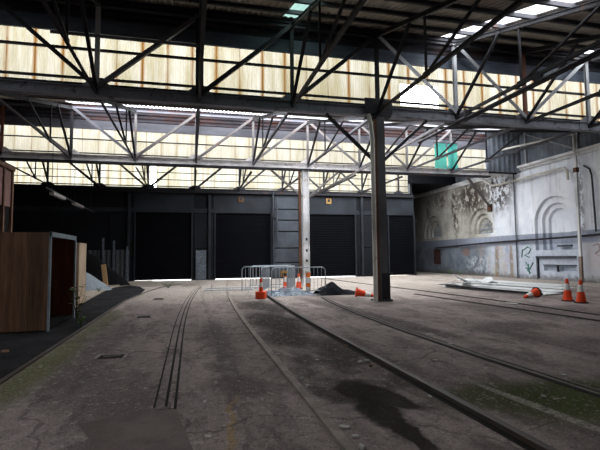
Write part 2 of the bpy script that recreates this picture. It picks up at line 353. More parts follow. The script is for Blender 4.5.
# ------------------------------------------------------------------ dimensions
YK=[-4.9,4.6,14.06,23.56,30.8]           # girder lines
ZT=[9.45,9.45,9.45,9.20,8.85]            # ridge heights
XL,XR,XB=-14.0,20.1,20.06
NX=[-8.7,-5.7,-2.75,.22,3.18,6.18,9.2,12.12,15.0]

# ------------------------------------------------------------------ ground
fl=MB(); fl.add([(XL-1,-6.5,0),(XB+.5,-6.5,0),(XB+.5,40.5,0),(XL-1,40.5,0)],[(0,1,2,3)])
# slab with thickness
fl=MB().box(XL-1,XB+.6,-6.5,30.95,-.3,0); fl.box(16.0,XB+.6,30.95,40.6,-.3,0)
struct(fl.build('floor',M['floor']),'worn grey brown concrete floor with tram rails set in it','floor')
struct(MB().box(-60,70,-40,110,-.6,-.31).build('ground',M['outside']),'pale paving outside the roller doors','ground')
lane=[(-2.28,1),(-2.28,17),(-2.05,20),(-2.1,22.5),(-2.6,25),(-3.3,26.5),(-3.95,24),(-3.75,20),(-3.5,15.4),(-4.2,13),(-9,12),(-9,1)]
struct(MB().poly(lane,-.01,.008).build('floor_lane',M['asphalt']),'strip of dark asphalt beside the plywood boxes','floor')
path=[(-4.0,14.6),(-3.45,15.2),(-3.72,20),(-3.93,24),(-3.7,28),(-2.4,30.6),(-3.4,30.6),(-4.6,27.5),(-4.75,20),(-4.5,14.6)]
struct(MB().poly(path,-.01,.06).build('floor_path',M['concrete_pale']),'pale concrete footway running to the left of the lane','floor')
tag(MB().ribbon([(-2.25,1),(-2.25,9),(-2.25,17),(-1.9,21),(-1.45,24.2),(-.6,26.7)],.07,-.02,.02).build('kerb_edging',M['rail']),'thin worn steel edging between concrete floor and dark asphalt lane','kerb')
tag(MB().poly([(-.98,4.54),(-.25,4.86),(-.13,4.70),(.02,3.75),(.3,2.4),(-.45,2.4),(-.74,4.0)],-.01,.006).build('asphalt_patch',M['patch']),'dark asphalt repair patch at the end of the grooved rail','patch')

def curve(x0,y0,y1,k,yb,n=40,off=0):
    out=[]
    for i in range(n+1):
        y=y0+(y1-y0)*i/n; dx=k*max(0,y-yb)**2; sl=2*k*max(0,y-yb); nn=math.hypot(1,sl)
        out.append((x0+dx+off/nn,y-off*sl/nn))
    return out
def rail(name,path,label,groove=True,h=.022,w=.07):
    e=empty(name,(0,0,0),label=label,cat='rail',group='tram rails in the floor')
    MB().ribbon(path,w,-.03,h).build('rail_head',M['rail' if groove else 'kerb_dust'],e)
    if groove:
        P=[(x-w*.95,y) for x,y in path]; MB().ribbon(P,.07,-.03,.004).build('flange_groove',M['black_gap'],e)
    return e
rail('tram_rail',curve(2.62,2,18.5,.0029,8),'long dark rail passing left of the near column towards the barriers',h=.05,w=.075)
rail('tram_rail',curve(1.2,2.2,30,.0025,8),'rail with a raised dusty edge between the asphalt patch and the damp stain',groove=False,h=.03,w=.09)
e=empty('tram_rail',(0,0,0),label='triple grooved curved rail running up from the asphalt patch',cat='rail',group='tram rails in the floor')
base=curve(-.24,4.75,24,.0028,8.5)
for dx,w,mt,nm in ((-.11,.022,'black_gap','flange_groove'),(-.055,.085,'floor','rail_head'),(.005,.030,'black_gap','flange_groove'),(.05,.06,'floor','guard_rail'),(.095,.028,'black_gap','flange_groove')):
    MB().ribbon([(x+dx,y) for x,y in base],w,-.02,.005 if mt=='black_gap' else .012).build(nm,M[mt],e)
pb=[(4.26,2.5),(4.22,4),(4.15,6),(4.13,8.5),(4.22,11),(4.42,14),(4.7,16)]
e=rail('tram_rail',pb,'half buried double rail reaching the floor edge right of the near column',h=.015,w=.05)
MB().ribbon([(x+.12,y) for x,y in pb],.05,-.02,.012).build('guard_rail',M['rail'],e)
rail('tram_rail',[(9.75,7),(9.7,9),(9.72,13),(9.55,17),(9.3,20),(8.9,25),(8.7,30)],'rail nearest the long white sheets, running past the fallen cone',h=.02,w=.08)
rail('tram_rail',[(8.9,7),(8.83,9),(8.6,12.8),(8.45,16)],'short rail end in front of the rail by the white sheets',h=.02,w=.07)

def blob(cx,cy,rx,ry,seed,n=26,rot=0):
    out=[]
    for i in range(n):
        a=2*PI*i/n; r=1+.28*noise.noise((math.cos(a)*1.3+seed,math.sin(a)*1.3,seed))
        x,y=rx*r*math.cos(a),ry*r*math.sin(a); out.append((cx+x*math.cos(rot)-y*math.sin(rot),cy+x*math.sin(rot)+y*math.cos(rot)))
    return out
def pit(x,y,w,d,rz,label):
    e=empty('drain_pit',(x,y,0),rz,label=label,cat='drain',group='broken drain covers in the floor')
    MB().box(-w/2,w/2,-d/2,d/2,-.01,.005).build('pit_opening',M['black_gap'],e)  # flat black plate in place of the shade down the pit
    f=MB(); t=.05
    f.box(-w/2-t,-w/2,-d/2-.02,d/2+.02,-.01,.014); f.box(w/2,w/2+t,-d/2-.02,d/2+.02,-.01,.014); f.box(-w/2,w/2,d/2,d/2+.035,-.01,.012)
    f.build('pit_frame',M['pit_rim'],e)
    MB().bar((-w*.3,-d*.1,.006),(w*.35,d*.05,.012),.05,.012).build('broken_bar',M['rail'],e)
pit(-1.17,7.47,.36,.24,-.05,'larger broken drain pit nearer the camera, left of the grooved rail')
pit(-1.16,12.2,.32,.34,0,'smaller drain pit further up the floor, left of the grooved rail')
pit(-1.14,17.3,.3,.5,0,'farthest faint drain pit, towards the left roller door')

# ------------------------------------------------------------------ walls
def cladding(x0,x1,y,z0,z1,period=.19,depth=.035,mb=None):
    mb=mb or MB(); n=int((z1-z0)/period*4); vs=[]; fs=[]
    for i in range(n+1):
        z=z0+(z1-z0)*i/n; o=depth*(1 if i%4 in(1,2) else 0); vs+=[(x0,y-o,z),(x1,y-o,z)]
    for i in range(n): fs.append((2*i,2*i+1,2*i+3,2*i+2))
    return mb.add(vs,fs)
def vclad(x0,y0,x1,y1,z0,z1,period=.3,depth=.03,mb=None):
    mb=mb or MB(); L=math.hypot(x1-x0,y1-y0); n=int(L/period*4); dx,dy=(x1-x0)/L,(y1-y0)/L; vs=[]; fs=[]
    for i in range(n+1):
        t=L*i/n; o=depth*(1 if i%4 in(1,2) else 0); vs+=[(x0+dx*t-dy*o,y0+dy*t+dx*o,z0),(x0+dx*t-dy*o,y0+dy*t+dx*o,z1)]
    for i in range(n): fs.append((2*i,2*i+2,2*i+3,2*i+1))
    return mb.add(vs,fs)
# back wall (around four roller doors)
DW=[(-3.55,.05),(1.56,5.40),(8.07,11.61),(14.2,16.3)]
DH=4.47; Y3=30.8
w=MB(); xs=[XL]
for a,b in DW: xs+=[a,b]
for i in range(0,len(xs)-1,2): w.box(xs[i],xs[i+1],Y3,Y3+.15,0,DH)
w.box(XL,16.3,Y3,Y3+.15,DH,6.1)
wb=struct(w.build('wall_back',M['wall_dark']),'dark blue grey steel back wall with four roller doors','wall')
l=MB(); l.box(XL,16.3,Y3-.06,Y3,5.82,6.14); l.box(XL,16.3,Y3-.05,Y3,4.50,4.78)
l.build('lintel_beam',M['lintel'],wb)
for a,b in DW:
    MB().box(a-.1,b+.1 if b<16 else 16.3,Y3-.03,Y3,4.78,5.8).build('lintel_panel',M['lintel'],wb)
for k,(a,b) in enumerate(DW):
    d=MB(); n=36
    vs=[];fs=[]
    for i in range(n*2+1):
        z=.085+(DH-.085)*i/(n*2); vs+=[(a,Y3+.07-(.02 if i%2 else 0),z),(b,Y3+.07-(.02 if i%2 else 0),z)]
    for i in range(n*2): fs.append((2*i,2*i+1,2*i+3,2*i+2))
    d.add(vs,fs)
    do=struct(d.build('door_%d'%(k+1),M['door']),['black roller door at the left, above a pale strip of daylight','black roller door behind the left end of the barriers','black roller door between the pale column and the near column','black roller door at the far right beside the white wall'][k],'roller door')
    MB().box(a,b,Y3+.03,Y3+.10,.06,.13).build('bottom_rail',M['door'],do)
    for xx in (a,b): MB().box(xx-.04,xx+.04,Y3-.09,Y3+.02,0,DH+.02).build('door_guide',M['lintel'],do)
# steel framed bays between the doors
for x0,x1 in ((5.62,7.35),):
    for z0,z1 in ((.1,1.05),(1.12,2.05),(2.12,3.2),(3.28,4.0),(4.08,4.75),(4.83,5.8)):
        MB().box(x0,x1,Y3-.09,Y3-.005,z0,z1).build('steel_panel',M['panel_blue'],wb,bevel=.02)
for x0,x1 in ((.1,1.5),(11.7,14.1),(-5.2,-3.65)):
    for z0,z1 in ((.1,2.0),(2.1,4.4)):
        MB().box(x0+.1,x1-.1,Y3-.05,Y3-.005,z0,z1).build('steel_panel',M['wall_dark'],wb,bevel=.02)
for x in (5.55,7.5,1.2,12.1,13.9,-3.9):
    MB().ibeam((x,Y3-.1,0),(x,Y3-.1,5.8),.16,.18,.02,(0,1,0)).build('wall_post',M['lintel'],wb)
t=empty('conduit_pipe',(5.5,Y3-.36,0),label='thin dark conduit with junction boxes left of the slate steel panels',cat='pipe')
MB().tube([(0,0,0),(0,0,6.0)],.05).build('pipe',M['panel_blue'],t); MB().box(-.12,.12,-.14,.0,4.2,4.6).build('junction_box',M['steel_dark'],t); MB().box(.2,.32,-.12,.02,2.6,5.6).build('cable_tray',M['panel_blue'],t)
tag(MB().box(.3,.98,Y3-.12,Y3-.065,.02,1.98).build('notice_board',M['notice'],bevel=.01),'pale blue grey board standing between the two left roller doors','board')
for x,lab in ((3.31,'dull yellow square sign above the second roller door'),(9.6,'brighter yellow square sign above the third roller door')):
    e=empty('wall_sign',(x,Y3-.06,5.44),label=lab,cat='sign',group='yellow signs on the lintel')
    MB().box(-.19,.19,-.04,.0,-.2,.2).build('sign_plate',M['yellow' if x>5 else 'yellow_dull'],e,bevel=.01)
    MB().box(-.09,.09,-.055,-.04,-.05,.14).build('dark_emblem',M['steel_dark'],e)

# cladding above each glazing line
def clad_band(k,z0,mat,fl,xa=XL,xb=XR):
    y=YK[k]+.30
    o=cladding(xa,xb,y,z0+.42,ZT[k]+.05).build('wall_cladding',M[mat])
    struct(o,['','','dark weatherboard band above the near glazing','rust streaked weatherboard band above the middle glazing','dark band above the back glazing'][k] if k>1 else 'dark weatherboard band overhead','wall')
    MB().box(xa,xb,y-.05,y+.02,z0-.03,z0+.42).build('flashing_board',M[fl],o)
    return o
clad_band(1,8.36,'clad1','flash'); clad_band(2,8.36,'clad1','flash'); clad_band(3,7.97,'clad2','flash2',XL,17.7); clad_band(4,7.7,'clad1','flash',XL,16.1)
# blank ends beyond the glazing
e1=MB().box(17.62,XR,YK[3]+.27,YK[3]+.33,6.6,9.3); vclad(17.62,YK[3]+.26,XR,YK[3]+.26,6.6,9.2,.35,-.03,e1)
struct(e1.build('wall_end_panel',M['clad_side']),'blue grey sheeted panel at the right end of the middle glazing','wall')
struct(MB().box(16.05,XR,Y3+.2,Y3+.3,6.95,9.0).build('wall_dark_panel',M['wall_dark']),'dark panel beyond the right end of the back glazing','wall')
# side walls
struct(MB().box(XL-.2,XL,-6.5,31,0,9.6).build('wall_left',M['wall_dark']),'dark left wall in shadow','wall')
struct(MB().box(XL-.2,XR+.4,-6.7,-6.5,0,9.6).build('wall_behind',M['wall_dark']),'dark wall behind','wall')
# right wall: painted masonry with arched recesses, modelled as one stepped surface
AR=[(21.35,1.73),(27.95,2.98),(34.5,2.98)]
def depth(y,z):
    d=0
    for i,(c,zb) in enumerate(AR):
        if z<zb: continue
        r=abs(y-c) if z<3.3 else math.hypot(y-c,z-3.3)
        if r<.78: d=.50
        elif r<1.08: d=.34
        elif r<1.48: d=.17
    if .05<z<1.27 and 19.95<y<22.8:
        d=.10
        if .5<z<.83 and (20.1<y<21.2 or 21.32<y<22.36): d=.32
    if 24.35<y<26.9 and z<6.8: d-=.05           # shallow pilaster
    if 30.9<y<31.5 and z<6.8: d-=.06
    return d
w=MB(); ys=[12+.05*i for i in range(int(28.4/.05)+1)]; zs=[.05*i for i in range(int(7/.05)+1)]
vs=[(XB+depth(y,z)+.012*noise.noise((y*.9,z*.9,3)),y,z) for y in ys for z in zs]; nz=len(zs)
fs=[(i*nz+j,i*nz+j+1,(i+1)*nz+j+1,(i+1)*nz+j) for i in range(len(ys)-1) for j in range(nz-1)]
w.add(vs,fs)
w.box(XB+.55,XB+.6,-6.5,40.6,0,9.6); w.box(XB,XB+.4,-6.5,12,0,7)
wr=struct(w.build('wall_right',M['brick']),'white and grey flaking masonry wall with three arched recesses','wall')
# arched window bars in the two far arches
for c in (27.95,34.5):
    b=MB(); x=XB+.46
    for k in range(7):
        a=PI*k/6; b.bar((x,c+.18*math.cos(a),3.35+.18*math.sin(a)),(x,c+.78*math.cos(a),3.35+.78*math.sin(a)),.035,.035,(1,0,0))
    b.tube([(x,c+.4*math.cos(PI*k/12),3.35+.4*math.sin(PI*k/12)) for k in range(13)],.02,6)
    for k in range(-3,4): b.bar((x,c+k*.24,2.98),(x,c+k*.24,3.3),.03,.03,(1,0,0))
    b.box(x-.03,x+.03,c-.78,c+.78,3.28,3.38); b.box(x-.03,x+.03,c-.78,c+.78,2.98,3.06)
    b.build('arched_window_frame',M['galv'],wr)
lg=MB(); lg.box(XB-.05,XB+.1,19.95,22.85,1.27,1.38); lg.box(XB-.02,XB+.1,22.75,22.85,.0,1.27); lg.box(XB+.06,XB+.14,20.05,22.4,.83,.89); lg.box(XB-.04,XB+.05,21.22,21.3,.5,.83)
lg.build('dark_ledge',M['ledge'],wr)
MB().box(XB+.25,XB+.4,20.5,21.5,1.9,2.0).build('recess_ledge',M['ledge'],wr)
MB().box(XB-.03,XB+.1,33.45,34.5,.75,1.98).build('boarded_hatch',M['hatch'],wr)
g=MB()
for pts in ([(23.9,1.75),(23.5,1.95),(23.25,1.8),(23.45,1.55),(23.8,1.45),(23.4,1.3)],[(24.0,1.5),(23.95,1.8),(24.05,1.3)],[(23.75,1.0),(23.5,.75),(23.6,.5),(23.35,.35)],[(23.1,1.0),(23.4,.6),(23.75,.65)],[(23.5,.9),(23.45,.3)]):
    g.tube([(XB-.01,y,z) for y,z in pts],.035,6)
g.build('graffiti',M['graffiti'],wr)
g=MB()
for pts in ([(18.9,1.9),(18.6,2.0),(18.5,1.7),(18.8,1.5),(18.4,1.3)],[(18.2,1.8),(18.1,1.2),(18.5,.9)]): g.tube([(XB-.008,y,z) for y,z in pts],.03,6)
g.build('graffiti',M['graffiti_pink'],wr)
co=MB(); co.prof((XB+.05,12,6.86),(XB+.05,40.4,6.86),[(-.05,-.16),(.15,-.16),(.15,-.05),(.30,.0),(.30,.14),(-.05,.14)])
# profile faces into the hall whichever way the frame turns
co=MB().box(XB-.28,XB+.1,12,40.4,6.86,7.0); co.box(XB-.14,XB+.1,12,40.4,6.72,6.86)
struct(co.build('trim_1',M['column_white']),'white cornice along the top of the masonry wall','cornice')
sc_=vclad(XR,40.5,XR,12,6.9,9.6,.33,.03)
struct(sc_.build('wall_side_cladding',M['clad_side']),'blue grey sheeting above the masonry wall','wall')
br=MB()
for y0,y1 in ((16,19.5),(19.5,23.3),(24,27)): br.bar((XR-.06,y0,7.05),(XR-.06,y1,8.9),.07)
br.bar((XR-.06,12,8.0),(XR-.06,27,8.0),.07)
for y in (16,19.5,23.3): br.bar((XR-.07,y,6.95),(XR-.07,y,9),.09)
br.build('girt_frame',M['steel_grey'],bpy.data.objects['wall_side_cladding'])
# recess beyond the right end of the back wall
struct(MB().box(16.3,XR+.4,40.4,40.6,0,7.2).build('wall_recess_end',M['wall_dark']),'dark end wall of the deep corner at the far right','wall')
struct(MB().box(16.15,16.3,Y3+.15,40.4,0,7.2).build('wall_recess_side',M['wall_dark']),'dark side wall of the deep corner','wall')
struct(MB().box(16.1,XR+.4,Y3+.1,40.6,7.0,7.15).build('ceiling_recess',M['wall_dark']),'dark low ceiling over the deep corner','ceiling')

# ------------------------------------------------------------------ glazing
HOLES={2:[(7.22,8.73,6.84,7.62)],4:[(-2.68,-2.30,6.15,7.6)],3:[]}
def glazing(k,z0,z1,xa,xb,mat,label,rails):
    y=YK[k]+.33; holes=HOLES.get(k,[])
    xs=sorted({xa,xb}|{v for h in holes for v in h[:2]}); mb=MB()
    def sheet(x0,x1,za,zb):
        n=max(2,int((x1-x0)/.0378)); vs=[];fs=[]
        for i in range(n+1):
            x=x0+(x1-x0)*i/n; o=.012*(i%2); vs+=[(x,y-o,za),(x,y-o,zb)]
        for i in range(n): fs.append((2*i,2*i+2,2*i+3,2*i+1))
        mb.add(vs,fs)
    for a,b in zip(xs,xs[1:]):
        hz=[h for h in holes if h[0]<=a+1e-6 and h[1]>=b-1e-6]
        if not hz: sheet(a,b,z0,z1)
        else:
            if hz[0][2]>z0: sheet(a,b,z0,hz[0][2])
            if hz[0][3]<z1: sheet(a,b,hz[0][3],z1)
    o=struct(mb.build('window_%d'%k,M[mat]),label,'window')
    for z,t in rails: MB().box(xa,xb,y-.10,y-.03,z-t/2,z+t/2).build('glazing_rail',M['steel_dark'],o)
    MB().box(xa,xb,y-.12,y+.12,z0-.28,z0).build('window_sill',M['steel_dark'],o)
    return o
glazing(1,6.75,8.36,XL,XR,'glaze1','overhead strip of yellowed corrugated glazing',[(7.75,.06)])
glazing(2,6.76,8.36,XL,XR,'glaze1','near strip of yellowed corrugated glazing with a missing pane',[(7.82,.075),(6.92,.07)])
glazing(3,6.55,7.99,XL,17.6,'glaze2','middle strip of cream corrugated glazing above the rear girder',[(7.42,.05),(6.72,.05)])
glazing(4,6.1,7.8,-13.9,16.05,'glaze3','back strip of patchy cream glazing above the roller doors',[(6.27,.06),(6.72,.04),(7.2,.04)])

# ------------------------------------------------------------------ roofs
DAY=10.0
def roofbay(k,skies,label):
    ya,yb=YK[k-1]+.40,YK[k]+.32; za,zb=(6.62 if k>1 else 6.8),ZT[k]
    Z=lambda y: za+(zb-za)*(y-ya)/(yb-ya)
    mb=MB(); xr=XR+.35
    def patch(x0,x1,y0,y1,m,per=.19,dep=.035,dz=0):
        if x1-x0<.01 or y1-y0<.01: return
        n=max(2,int((x1-x0)/per*4)); vs=[];fs=[]
        for i in range(n+1):
            x=x0+(x1-x0)*i/n; o=dep*(1 if int(round(x/per*4))%4 in(1,2) else 0); vs+=[(x,y0,Z(y0)+o+dz),(x,y1,Z(y1)+o+dz)]
        for i in range(n): fs.append((2*i,2*i+2,2*i+3,2*i+1))
        m.add(vs,fs)
    cuts=sorted({XL-.2,xr}|{v for s in skies for v in s[:2]})
    for a,b in zip(cuts,cuts[1:]):
        hs=sorted([s for s in skies if s[0]<=a+1e-6 and s[1]>=b-1e-6],key=lambda s:s[2]); y=ya
        for s in hs: patch(a,b,y,s[2],mb); y=s[3]
        patch(a,b,y,yb,mb)
    ce=struct(mb.build('ceiling',M['roof']),label,'roof')
    npur=8
    for i in range(npur):
        y=yb-.25-(yb-ya-.5)*i/(npur-1)
        if k==3 and i in (0,1,2): continue
        MB().box(XL,XR,y-.04,y+.04,Z(y)-(.05 if k==3 else .13),Z(y)-.01).build('purlin',M['purlin'],ce)
    for i,s in enumerate(skies):
        m=MB(); patch(s[0],s[1],s[2],s[3],m,.19,.03,.0)
        m.build('skylight',M[s[4]],ce)
        # area light standing in for daylight under each sheet, added sheets included
        x0,x1,y0,y1=s[:4]; ym=(y0+y1)/2; sl=math.atan((zb-za)/(yb-ya)); L=(y1-y0)/math.cos(sl)
        la=bpy.data.lights.new('skylight_area_light','AREA'); la.shape='RECTANGLE'; la.size=x1-x0; la.size_y=L
        la.color=(.95,.975,1) if s[4]=='sky_white' else (.50,.72,.62); la.energy=DAY*PI*(x1-x0)*L*(1 if s[4]=='sky_white' else .35)
        lo=bpy.data.objects.new('skylight_area_light',la); C.objects.link(lo); lo.location=((x0+x1)/2,ym,Z(ym)-.006); lo.rotation_euler=(sl,0,0)
    # box gutter under the low edge
    MB().box(XL,17.6 if k==4 else XR,YK[k-1]+.34,YK[k-1]+.55,6.46,6.62).build('gutter',M['steel_dark'],ce)
    return Z
Zr1=roofbay(1,[(-6.6,-4.8,-1.5,3.6,'sky_white')],'roof sheeting overhead behind the camera')  # unseen skylight added behind the camera to light the crate front
Zr2=roofbay(2,[(-8.7,-7.95,8.5,13.95,'sky_white'),(2.85,3.5,11.0,13.8,'sky_green'),(8.68,9.42,8.3,14.0,'sky_white'),(14.5,15.3,9.5,14.0,'sky_white')],'near roof of dark corrugated sheeting with skylights')
Zr3=roofbay(3,[(-5.68,17.5,22.2,23.75,'sky_white'),(2.5,9.5,14.9,18.5,'sky_white')],'middle roof of dark corrugated sheeting lit by a row of skylights')  # second opening is an added skylight behind the girder, for floor light
Zr4=roofbay(4,[(3,17.2,24.8,28.8,'sky_white')],'back roof over the roller doors')  # unseen skylight added to light the far floor and masonry wall
RF={1:Zr1,2:Zr2,3:Zr3,4:Zr4}

# ------------------------------------------------------------------ lattice girders along each gutter line
def girder(k,label,mats,diag,x0,x1,zb=6.27,zc=6.58,zt=9.1,vm={}):
    y=YK[k]; e=empty('lattice_girder',(0,y,0),label=label,cat='girder',group='lattice girders across the shed')
    ch=MB(); ch.box(x0,x1,-.012,.012,zb,zc); ch.box(x0,x1,-.12,.12,zb-.02,zb+.02); ch.box(x0,x1,-.09,.09,zc-.018,zc)
    for i in range(int((x1-x0)/.16)):
        x=x0+.08+i*.16
        for z in (zb+.07,zc-.06): ch.box(x-.018,x+.018,-.03,-.01,z-.018,z+.018)
    ch.build('bottom_chord',M[mats[0]],e)
    tc=MB(); tc.angle((x0,-.05,zt),(x1,-.05,zt),.14,.02); tc.build('top_chord',M[mats[1]],e)
    gp=[x for x in NX if x0<=x<=x1]
    for x in gp:
        p=MB(); p.add([(x-.42,-.035,zb+.03),(x+.42,-.035,zb+.03),(x+.42,-.035,zc+.03),(x+.16,-.035,zc+.22),(x-.16,-.035,zc+.22),(x-.42,-.035,zc+.03),
                       (x-.42,-.02,zb+.03),(x+.42,-.02,zb+.03),(x+.42,-.02,zc+.03),(x+.16,-.02,zc+.22),(x-.16,-.02,zc+.22),(x-.42,-.02,zc+.03)],
              [(0,1,2,3,4,5),(11,10,9,8,7,6)]+[(i,(i+1)%6,6+(i+1)%6,6+i) for i in range(6)])
        p.build('gusset_plate',M[mats[0]],e)
        v=MB(); v.ibeam((x,-.05,zc-.05),(x,-.05,zt),.13 if x in vm else .11,.10,.02,(0,1,0)); v.build('vertical_strut',M[vm.get(x,mats[2])],e)
    for a,b,m in diag:   # bottom node -> top node
        d=MB(); d.angle((a,-.09,zc-.05),(b,-.09,zt),.125,.02,(0,1,0)); d.build('diagonal_strut',M[m],e)
    return e
g1=girder(2,'dark lattice girder across the front of the near glazing, carried by the near column',('chord_grey','steel_dark','steel_dark'),
    [(-8.7,-8.7+.01,'steel_dark'),(-2.75,-5.7,'steel_dark'),(-2.75,.22,'girder'),(.22,3.18,'steel_dark'),(3.18,6.18,'steel_dark'),(9.2,6.18,'steel_grey'),(12.12,9.2,'steel_grey'),(12.12,15.0,'steel_grey'),(15,18.,'steel_dark')],XL+.03,XR-.12,
    vm={-2.75:'steel_grey',9.2:'steel_grey',12.12:'steel_rust',15.0:'steel_grey',.22:'steel_dark',6.18:'steel_dark'})
ov=MB(); ov.box(-4.0,.2,-.20,-.14,8.02,8.10); ov.build('sag_bar',M['girder'],g1)
vb=MB(); vb.box(.10,.34,-.14,.06,6.6,9.3); vb.build('wide_post',M['steel_dark'],g1)
g2=girder(3,'pale flaking lattice girder across the middle glazing, carried by the pale column',('chord_pale','girder','girder_pale'),
    [(-5.7,-8.7,'girder_pale'),(-2.75,-5.7,'girder'),(-2.75,.22,'girder_pale'),(.22,3.18,'girder_pale'),(3.18,6.18,'girder_pale'),(9.2,6.18,'girder_pale'),(12.12,9.2,'girder_pale'),(12.12,15.,'girder_pale')],XL+.03,17.55,
    zt=8.9,vm={-5.7:'steel_dark',-8.7:'steel_rust',.22:'girder'})
MB().box(XL+.03,17.55,-.2,.16,6.16,6.25).build('bottom_flange',M['steel_dark'],g2)
g3=girder(4,'black lattice girder in front of the back glazing above the doors',('steel_dark','steel_dark','steel_dark'),
    [(-5.7,-8.7,'steel_dark'),(-2.75,-5.7,'steel_dark'),(-2.75,.22,'steel_dark'),(.22,3.18,'steel_dark'),(3.18,6.18,'steel_dark'),(9.2,6.18,'steel_dark'),(12.12,9.2,'steel_dark')],XL+.03,16.2,zb=5.84,zc=6.08,zt=8.6)
g3.location.y-=.2

# ------------------------------------------------------------------ roof trusses running along the shed
def truss(k,mat,light):
    ya,yb=YK[k-1]+.5,YK[k]-.05; L=yb-ya; Z=RF[k]; zb=6.40 if k<4 else 6.15; e=empty('roof_truss',(0,0,0))
    r=lambda y: Z(y)-.24
    yn=yb-3.45*L/9.4; yr=yb-2.6*L/9.4; y2=yn-2.9*L/9.4
    MB().angle((0,ya,zb),(0,yb,zb),.09,.016).build('bottom_tie',M[light],e)
    MB().ibeam((0,ya,r(ya)),(0,yb,r(yb)),.09,.14,.02).build('rafter',M[mat],e)
    MB().bar((0,yb,zb+.05),(0,yr,r(yr)),.10,.06).build('diagonal_strut',M[mat],e)
    MB().bar((0,yn,zb),(0,yn,r(yn)),.055,.055).build('post',M[mat],e)
    MB().bar((0,yn,zb),(0,y2,r(y2)),.075,.05).build('diagonal_strut',M[mat],e)
    MB().box(-.02,.02,yn-.16,yn+.16,zb-.08,zb+.10).build('gusset_plate',M[mat],e)
    return e
ORD=['first','second','third','fourth','fifth','sixth','seventh','eighth','ninth']
for k,xs,where,mat,light in ((2,NX[1:],'of the near roof trusses, in front of the near girder','steel_dark','steel_dark'),(3,NX,'of the middle roof trusses, between near and rear girders','steel_dark','girder'),(4,NX[:-1],'of the back roof trusses, seen between rear girder and doors','steel_dark','steel_dark')):
    proto=truss(k,mat,light)
    for i,x in enumerate(xs):
        o=proto if i==0 else copy_tree(proto)
        o.location=(x,0,0); tag(o,'%s from the left %s'%(ORD[i],where),'roof truss','roof trusses along the shed')

# ------------------------------------------------------------------ columns
c=empty('steel_column',(6.18,YK[2],0),label='dark near column with a rusty pipe and pale pipe up its left side',cat='column',kind='thing')
MB().ibeam((.03,0,0),(.03,0,6.25),.30,.34,.03,(0,1,0)).build('shaft',M['column_dark'],c)
MB().box(-.11,.17,-.19,-.172,2.0,6.2).build('front_plate',M['column_dark'],c)
MB().box(-.28,.30,-.25,.25,0,.06).build('base_plate',M['column_dark'],c)
MB().box(-.02,.24,-.20,.20,.06,.92).build('base_guard',M['steel_dark'],c)
MB().box(.2,.36,-.2,-.1,.86,.94).build('bracket',M['steel_dark'],c)
MB().box(-.42,.42,-.2,.2,6.2,6.27).build('cap_plate',M['steel_dark'],c)
MB().box(-.5,.5,-.14,-.10,6.3,6.85).build('head_plate',M['steel_dark'],c)
MB().tube([(-.30,-.24,0),(-.30,-.24,5.4),(-.34,-.22,5.9),(-.40,-.18,6.25)],.075,10).build('pale_pipe',M['pale_pipe'],c)
MB().box(-.21,-.12,-.21,-.05,0,6.1).build('rusty_channel',M['rust_pipe'],c)
for sx in(-1,1): MB().bar((sx*.2,-.02,4.75),(sx*1.85,-.02,6.22),.10,.10,(0,1,0)).build('knee_brace',M['steel_dark'],c)
c=empty('steel_column',(6.03,YK[3],0),label='pale flaking column behind the barriers with a rusty pipe at its left',cat='column',kind='thing')
MB().ibeam((0,0,0),(0,0,6.2),.36,.34,.03,(1,0,0)).build('shaft',M['column_white'],c)
hl=MB()
for z in (2.35,1.75,1.2): hl.box(-.05,.05,-.19,-.178,z,z+.14)
hl.build('bolt_hole',M['black_gap'],c)  # raised black plates in place of the shade inside holes
MB().box(-.28,.28,-.25,.25,0,.05).build('base_plate',M['column_white'],c)
MB().tube([(-.34,-.1,0),(-.34,-.1,6.15)],.07,10).build('rusty_pipe',M['rust_pipe'],c)
for sx in(-1,1): MB().bar((sx*.2,-.02,4.75),(sx*1.9,-.02,6.15),.10,.10,(0,1,0)).build('knee_brace',M['girder_pale'],c)
MB().bar((.2,-.2,4.7),(3.0,-9.3,6.3),.07,.07).build('raking_brace',M['girder_pale'],c)
for xx,yy,lab in ((-8.75,YK[2],'dark column out at the left under the near girder'),(-8.75,YK[3],'dark column at the far left under the rear girder')):
    c=empty('steel_column',(xx,yy,0),label=lab,cat='column',kind='thing')
    MB().ibeam((0,0,0),(0,0,6.25),.34,.34,.03,(0,1,0)).build('shaft',M['column_dark'],c)
    MB().box(-.25,.25,-.25,.25,0,.05).build('base_plate',M['column_dark'],c)
c=empty('wall_stanchion',(19.72,19.36,0),label='tall whitish stanchion with a rusty foot against the masonry wall behind two cones',cat='stanchion',kind='thing')
MB().box(-.055,.055,-.07,.07,1.3,6.7).build('shaft',M['column_white'],c)
MB().box(-.065,.065,-.08,.08,0,1.35).build('rusty_foot',M['rust_foot'],c)
MB().tube([(-.1,-.05,6.7),(-.1,-.05,7.85)],.06,10).build('upper_pipe',M['pale_pipe'],c)
MB().box(-.10,.10,-.10,.10,5.78,6.02).build('rusty_collar',M['rust_pipe'],c)
MB().box(-.2,.05,-.15,.15,7.8,7.95).build('head_bracket',M['column_white'],c)
MB().tube([(-.1,.05,7.85),(-1.62,3.85,7.78)],.055,8).build('raking_pipe',M['pale_pipe'],c)
for x,z,y0,y1,lab in ((9.05,6.12,7.0,16.5,'dark service pipe slung under the near girder at the right, lower of two'),(9.5,6.30,7.0,14.6,'dark service pipe slung under the near girder at the right, upper of two')):
    e=empty('service_pipe',(x,0,0),label=lab,cat='pipe',group='service pipes under the roof trusses')
    MB().tube([(0,y0,z),(0,y1,z)],.055,10).build('pipe',M['steel_dark'],e)
    for y in ((10.0,13.2) if x<9.2 else (10.3,13.5)): MB().box(-.07 if x<9.2 else -.33,.19 if x<9.2 else .07,y-.04,y+.04,z+.03,6.42).build('pipe_clip',M['steel_dark'],e)
